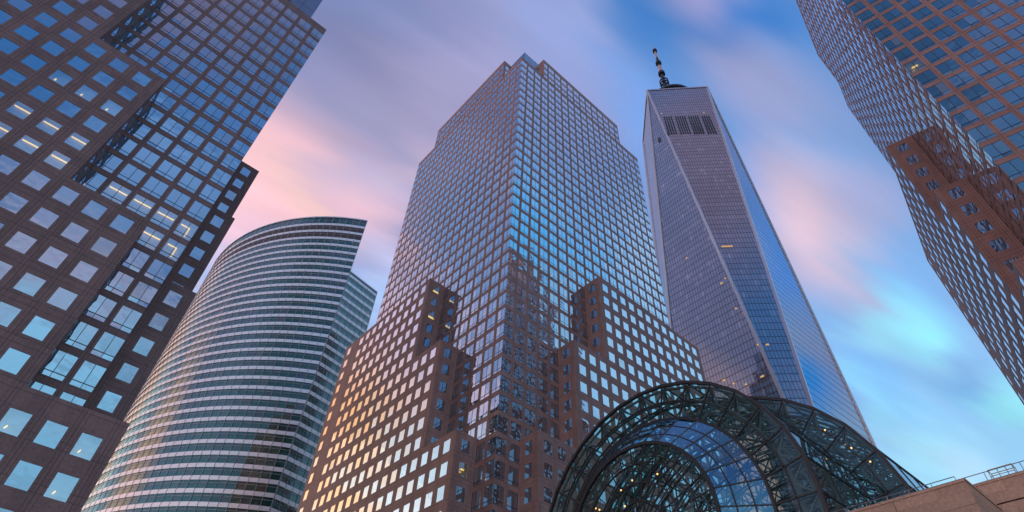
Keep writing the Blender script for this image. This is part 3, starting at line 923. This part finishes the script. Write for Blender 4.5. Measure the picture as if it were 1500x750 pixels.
def lerp4(w, u, v): return (w[0]*(1-u)+w[1]*u)*(1-v) + (w[3]*(1-u)+w[2]*u)*v
def pane(mb, w, u0, u1, v0, v1, nrm, mi):
    """one pane, tipped a hair so that neighbours do not reflect alike"""
    t1, t2 = random.gauss(0, .007), random.gauss(0, .007)
    pts = []
    for (u, v, a, b) in ((u0, v0, -1, -1), (u1, v0, 1, -1), (u1, v1, 1, 1), (u0, v1, -1, 1)):
        pts.append(lerp4(w, u, v) + nrm*(t1*a+t2*b))
    mb.quad(*pts, mi=mi)
def window_geom(mb, w, gmi=0):
    e = (w[1]-w[0]); nrm = e.cross(w[3]-w[0]).normalized()
    if w[4] == 'block':
        if gmi == 0 and random.random() < .05: gmi = 2
        pane(mb, w, 0, 1, 0, 1, nrm, gmi)
        return
    W_ = e.length; H_ = (w[3]-w[0]).length
    corner = W_ < 2.5
    us = [0, .5, 1]
    tv = .2 if H_ > 2.4 else 0
    for i in range(2):
        g_ = 2 if gmi == 0 and random.random() < .035 else gmi
        pane(mb, w, us[i], us[i+1], tv, 1, nrm, g_)
        if tv: pane(mb, w, us[i], us[i+1], 0, tv, nrm, gmi)
    bar = .075
    o = nrm*.012
    mb.beam(lerp4(w, .5, 0)+o, lerp4(w, .5, 1)+o, bar, .03, 1, ref=nrm)
    if tv: mb.beam(lerp4(w, 0, tv)+o, lerp4(w, 1, tv)+o, .10, .03, 1, ref=nrm)

LIT = [  # x, y, z, kind of light seen in the room
    (-23.5, 74.5, 67.9, 's'), (-23.3, 74.5, 63.6, 's'), (-20.1, 74.5, 67.8, 's'), (-20.1, 74.5, 63.2, 's'), (-16.7, 74.5, 67.8, 's'), (-16.8, 74.5, 63.4, 's'),
    (-23.6, 74.5, 75.5, 'd'), (-20.2, 74.5, 75.2, 'd'), (-17.1, 74.5, 75.5, 'd'),
    (-9.8, 79.5, 67.4, 's'), (-7.1, 79.5, 67.7, 's'), (-3.0, 79.5, 67.3, 's'), (0.0, 79.5, 66.5, 'h'), (-2.9, 79.5, 62.7, 's'), (-0.3, 79.5, 61.9, 'h'),
    (-3.1, 74.5, 30.6, 'd'), (4.0, 74.5, 30.5, 'd'), (4.0, 74.5, 26.0, 'd'),
    (58.0, 101.5, 105.4, 'b'), (58.2, 101.5, 96.8, 'b'), (57.9, 80.7, 49.4, 'r'),
    (72.5, 75.1, 106.0, 'd'), (74.4, 75.1, 105.9, 'd'), (79.1, 75.1, 105.9, 'd'), (83.1, -9.3, 104.8, 'r'),
]
def room(parent, w, kind):
    """a lit room seen through clear glass: back wall, side walls and its lamp"""
    e = (w[1]-w[0]); W_ = e.length; eu = e/W_; H_ = (w[3]-w[0]).length; nrm = eu.cross(Vector((0, 0, 1)))
    D = .55
    r_ = MB()
    q = [p - nrm*D for p in w[:4]]
    r_.quad(*q)
    for i in range(4):
        r_.quad(w[i]-nrm*.02, w[(i+1) % 4]-nrm*.02, q[(i+1) % 4], q[i])
    r_.build('room_back', [M['room']], parent)
    l_ = MB(); mt = M['strip']
    def at(u, v, d): return lerp4(w, u, v) - nrm*d
    if kind == 's': l_.beam(at(.05, .72, .3), at(.95, .72, .3), .14, .14, 0)
    elif kind == 'h':
        l_.beam(at(.1, .72, .3), at(.62, .72, .3), .14, .14, 0); l_.beam(at(.62, .72, .3), at(.62, .2, .3), .14, .14, 0)
    elif kind == 'b':
        for k in range(3): l_.beam(at(.05, .12+.1*k, .3), at(.95, .12+.1*k, .3), .17, .12, 0)
    elif kind == 'r':
        l_.beam(at(.3, .55, .3), at(.7, .55, .3), .3, .12, 0); l_.beam(at(.2, .3, .3), at(.36, .3, .3), .16, .1, 0)
    else:
        l_.beam(at(.30, .2, .2), at(.36, .32, .2), .24, .1, 0)
    l_.build('ceiling_light', [mt], parent)

for ti, (T, root, walls) in enumerate(towers):
    ws = T.win
    lit = {}
    for (x, y, z, kd) in LIT:
        p = Vector((x, y, z))
        i = min(range(len(ws)), key=lambda k: ((ws[k][0]+ws[k][1]+ws[k][2]+ws[k][3])/4-p).length)
        if ((ws[i][0]+ws[i][2])/2-p).length < 3.2: lit[i] = kd
    sc = [(visible_area(w), i) for i, w in enumerate(ws)]
    sc.sort(key=lambda t: -t[0])
    pick = list(lit)
    for a_, i in sc:
        if len(pick) >= 99 or a_ <= 0: break
        if i not in lit: pick.append(i)
    pset = set(pick)
    for i in pick:
        w = ws[i]
        mb = MB(); window_geom(mb, w)
        if i in lit: mb.m = [0 if k == 2 else k for k in mb.m]
        ctr_ = (w[0]+w[1]+w[2]+w[3])/4
        ob = mb.build('window', [M['glass_lit'] if i in lit else M['glass'], M['frame'], M['glass_blind']], root, origin=ctr_)
        if i in lit:
            ob['label'] = {'s': 'window with a yellow ceiling strip light', 'h': 'window with an angled yellow strip light', 'b': 'window lit amber along its bottom', 'r': 'window with a bright room lamp', 'd': 'window with a small yellow lamp'}[lit[i]]
            # the room's pieces hang under the window
            holder = ob
            before = set(COL.objects.keys())
            class _P: pass
            r_parent = ob
            saved = Vector(ob.location)
            e = (w[1]-w[0]); 
            room_objs = []
            _b = MB.build
            def nb(self, name, mats, parent=None, origin=None, _o=ctr_, _ob=ob):
                x_ = _b(self, name, mats, None, origin=_o)
                x_.parent = _ob; x_.location = (0, 0, 0)
                return x_
            MB.build = nb
            room(ob, w, lit[i])
            MB.build = _b
    rest = MB()
    for i, w in enumerate(ws):
        if i not in pset: window_geom(rest, w)
    ro = rest.build('window', [M['glass'], M['frame'], M['glass_blind']], root)
    ro['kind'] = 'stuff'

# ------------------------------------------------------------------ glass vault
def vault_glass(name, tint, f0, f1, refl, blend=4.5):
    m, nt, n, l, o = newmat(name)
    g_ = n('ShaderNodeNewGeometry')
    t = n('ShaderNodeTexNoise'); t.inputs['Scale'].default_value = .5; l(g_.outputs['Position'], t.inputs['Vector'])
    bp = n('ShaderNodeBump'); bp.inputs['Distance'].default_value = .004; l(t.outputs['Fac'], bp.inputs['Height'])
    gl = n('ShaderNodeBsdfGlossy'); gl.inputs['Roughness'].default_value = .02; gl.inputs['Color'].default_value = refl + (1,); l(bp.outputs[0], gl.inputs['Normal'])
    tr = n('ShaderNodeBsdfTransparent'); tr.inputs['Color'].default_value = tint + (1,)
    lw = n('ShaderNodeLayerWeight'); lw.inputs['Blend'].default_value = .5
    pw = n('ShaderNodeMath', operation='POWER'); l(lw.outputs['Facing'], pw.inputs[0]); pw.inputs[1].default_value = blend
    mr = n('ShaderNodeMapRange'); mr.inputs['To Min'].default_value = f0; mr.inputs['To Max'].default_value = f1; l(pw.outputs[0], mr.inputs['Value'])
    mx = n('ShaderNodeMixShader'); l(mr.outputs[0], mx.inputs[0]); l(tr.outputs[0], mx.inputs[1]); l(gl.outputs[0], mx.inputs[2])
    l(mx.outputs[0], o.inputs['Surface'])
    return m
M['vglass'] = vault_glass('green_vault_glass', (.82, .96, .93), .05, 1.0, (.8, .95, 1))
M['sglass'] = vault_glass('sloped_glass_blue_reflection', (.70, .88, .90), .24, 1.0, (.48, .86, 1.06), 2.4)  # blue sky reflection put into the gloss colour
M['vframe'] = plain('dark_bronze_mullion', (.045, .040, .038), .4, .3)
M['truss'] = plain('grey_green_truss', (.085, .11, .10), .5, .0)
YC, ZC = 37.2, 25.0
RA, RB0, RB, RC = 9.15, 13.05, 17.33, 20.9
XA, XB, XC, XE = 49.0, 52.0, 65.0, 104.0
def prof(r, per=1):
    pts = []
    lev = [3.57*k for k in range(7)]
    for zq in lev: pts.append((YC+r, zq))
    for k in range(-8, 9):
        t = math.radians(11.25*k)
        pts.append((YC-r*math.sin(t), ZC+r*math.cos(t)))
    for zq in lev[::-1]: pts.append((YC-r, zq))
    return pts
wg = thing('glass_atrium', 'arched glass vault with fan shaped front and stepped rings below the towers', 'glass hall', (XA, YC, 0))
def strip(name, r0, x0, r1, x1, nsub, fw, outer=(.30, .30), labels=None):
    """glass between two arches, nsub panels wide, with its bars as a sub-part"""
    A_, B_ = prof(r0), prof(r1)
    gz, fr = MB(), MB()
    rows_ = []
    for j in range(nsub+1):
        f_ = j/nsub
        rows_.append([Vector((x0+(x1-x0)*f_, a[0]+(b[0]-a[0])*f_, a[1]+(b[1]-a[1])*f_)) for a, b in zip(A_, B_)])
    for j in range(nsub):
        for i in range(len(A_)-1):
            gz.quad(rows_[j][i], rows_[j][i+1], rows_[j+1][i+1], rows_[j+1][i])
        for i in range(len(A_)):
            fr.beam(rows_[j][i], rows_[j+1][i], fw, fw)
    for j in range(nsub+1):
        wd = outer[0] if j == 0 else outer[1] if j == nsub else fw
        for i in range(len(A_)-1):
            fr.beam(rows_[j][i], rows_[j][i+1], wd, wd)
    g_ = gz.build(name, [M['sglass'] if name == 'sloped_roof' else M['vglass']], wg)
    f_o = _build_child(fr, 'mullion', [M['vframe']], g_)
    return g_
def _build_child(mb, name, mats, parent):
    x_ = mb.build(name, mats, None)
    x_.parent = parent
    x_.location = -(Vector(parent.location) + (Vector(parent.parent.location) if parent.parent else Vector()))
    return x_
strip('vault_roof', RB, XB, RB, XC, 3, .13, (.34, .2))
strip('vault_roof', RC, XC, RC, XE, 9, .13, (.34, .2))
strip('sloped_roof', RA, XA, RB0, XB, 3, .12, (.34, .28))
strip('ring_wall', RB0, XB, RB, XB, 2, .15, (.22, .22))
strip('ring_wall', RB, XC, RC, XC, 2, .15, (.22, .22))
strip('end_wall', 6.0, XE, RC, XE, 4, .12, (.2, .3))
# fan shaped front
fan, ff = MB(), MB()
radii = [RA, 7.1, 5.0, 3.15, 1.4]
cir = [prof(r) for r in radii]
for a in range(len(radii)-1):
    for i in range(len(cir[0])-1):
        p = [Vector((XA, *cir[a][i])), Vector((XA, *cir[a][i+1])), Vector((XA, *cir[a+1][i+1])), Vector((XA, *cir[a+1][i]))]
        fan.quad(*p)
        ff.beam(p[0], p[3], .11, .11)
        if a: ff.beam(p[0], p[1], .16, .16)
for i in range(7, 23):
    fan.poly([Vector((XA, *cir[-1][i])), Vector((XA, *cir[-1][i+1])), Vector((XA, YC, ZC))])
fan.quad(Vector((XA, YC+1.4, 0)), Vector((XA, YC-1.4, 0)), Vector((XA, YC-1.4, ZC)), Vector((XA, YC+1.4, ZC)))
go = fan.build('fan_window', [M['vglass']], wg)
_build_child(ff, 'mullion', [M['vframe']], go)
# trusses: twin arches laced together, and purlins between them
def arch_truss(x, r, dep=1.7, tw=.25, dx=0.0):
    t = MB()
    o_, i_ = prof(r-.35), prof(r-.35-dep)
    for k in range(len(o_)-1):
        a, b = Vector((x, *o_[k])), Vector((x, *o_[k+1]))
        c, d = Vector((x+dx, *i_[k])), Vector((x+dx, *i_[k+1]))
        t.tube(a, b, tw*.6, n=6, cap=False); t.tube(c, d, tw*.6, n=6, cap=False)
        t.beam(a, c, tw*.7, tw*.7)
        m_ = (c+d)/2
        t.beam(a, m_, tw*.6, tw*.6); t.beam(b, m_, tw*.6, tw*.6)
    t.build('arch_truss', [M['truss']], wg)
for x in (XB+.5, XB+4.5, XB+8.7, XC-.5): arch_truss(x, RB)
for x in [XC+.5+4.3*k for k in range(9)]: arch_truss(x, RC, 2.2, .26)
arch_truss(XB+.25, RB0+.3, 1.2, .18)
arch_truss(XA+.5, RA, .9, .14)
br = MB()
def lattice(x0, x1, r, n):
    P_ = prof(r)
    for k in range(n):
        xa, xb = x0+(x1-x0)*k/n, x0+(x1-x0)*(k+1)/n
        for i in range(7, len(P_)-8):
            a, b, c, d = Vector((xa, *P_[i])), Vector((xa, *P_[i+1])), Vector((xb, *P_[i])), Vector((xb, *P_[i+1]))
            br.beam(*((a, d) if (i+k) % 2 else (b, c)), .11, .11); br.beam(a, c, .15, .15)
lattice(XC+.5, XC+35, RC-2.5, 8)
for i in range(7, 24):      # struts behind the two ring walls
    for (x, ra, rb) in ((XB, RB0+.3, RB-.3), (XC, RB+.3, RC-.3)):
        P1, P2, P3 = prof(ra), prof(rb), prof((ra+rb)/2)
        br.beam(Vector((x+.5, *P1[i])), Vector((x+1.6, *P3[i])), .2, .2); br.beam(Vector((x+1.6, *P3[i])), Vector((x+.5, *P2[i])), .2, .2)
        br.beam(Vector((x+1.6, *P3[i])), Vector((x+1.6, *P3[i+1])), .2, .2)
br.build('bracing', [M['truss']], wg)
# dark floor slabs and side galleries inside
inn = MB()
inn.box((XB+1, YC-RB+1.5, 0), (XE-1, YC-RB+3.2, 9)); inn.box((XB+1, YC+RB-3.2, 0), (XE-1, YC+RB-1.5, 9))
inn.box((XC+14, YC-10, 5), (XE-2, YC+10, 6))
inn.build('gallery', [plain('gallery_stone', (.16, .14, .13), .7)], wg)
for (x, y, z) in ((65.6, 22.3, 37.2), (65.6, 20.8, 34.8), (65.6, 20.35, 34.3), (65.6, 19.1, 32.3), (53, 46.2, 31.2), (50.5, 43.5, 29.5), (51, 40.6, 31), (51, 38.9, 31.6), (50, 39.5, 28.6), (50.3, 35, 30.8)):
    b = MB()
    b.tube((x, y, z), (x, y, z+.1), .09, .09, 10)
    b.tube((x, y, z-.05), (x, y, z), .04, .09, 10)
    b.tube((x, y, z+.12), (x, y, z+.5), .02, .02, 6, mi=1)
    b.build('hanging_lamp', [M['spot'], M['vframe']], wg)
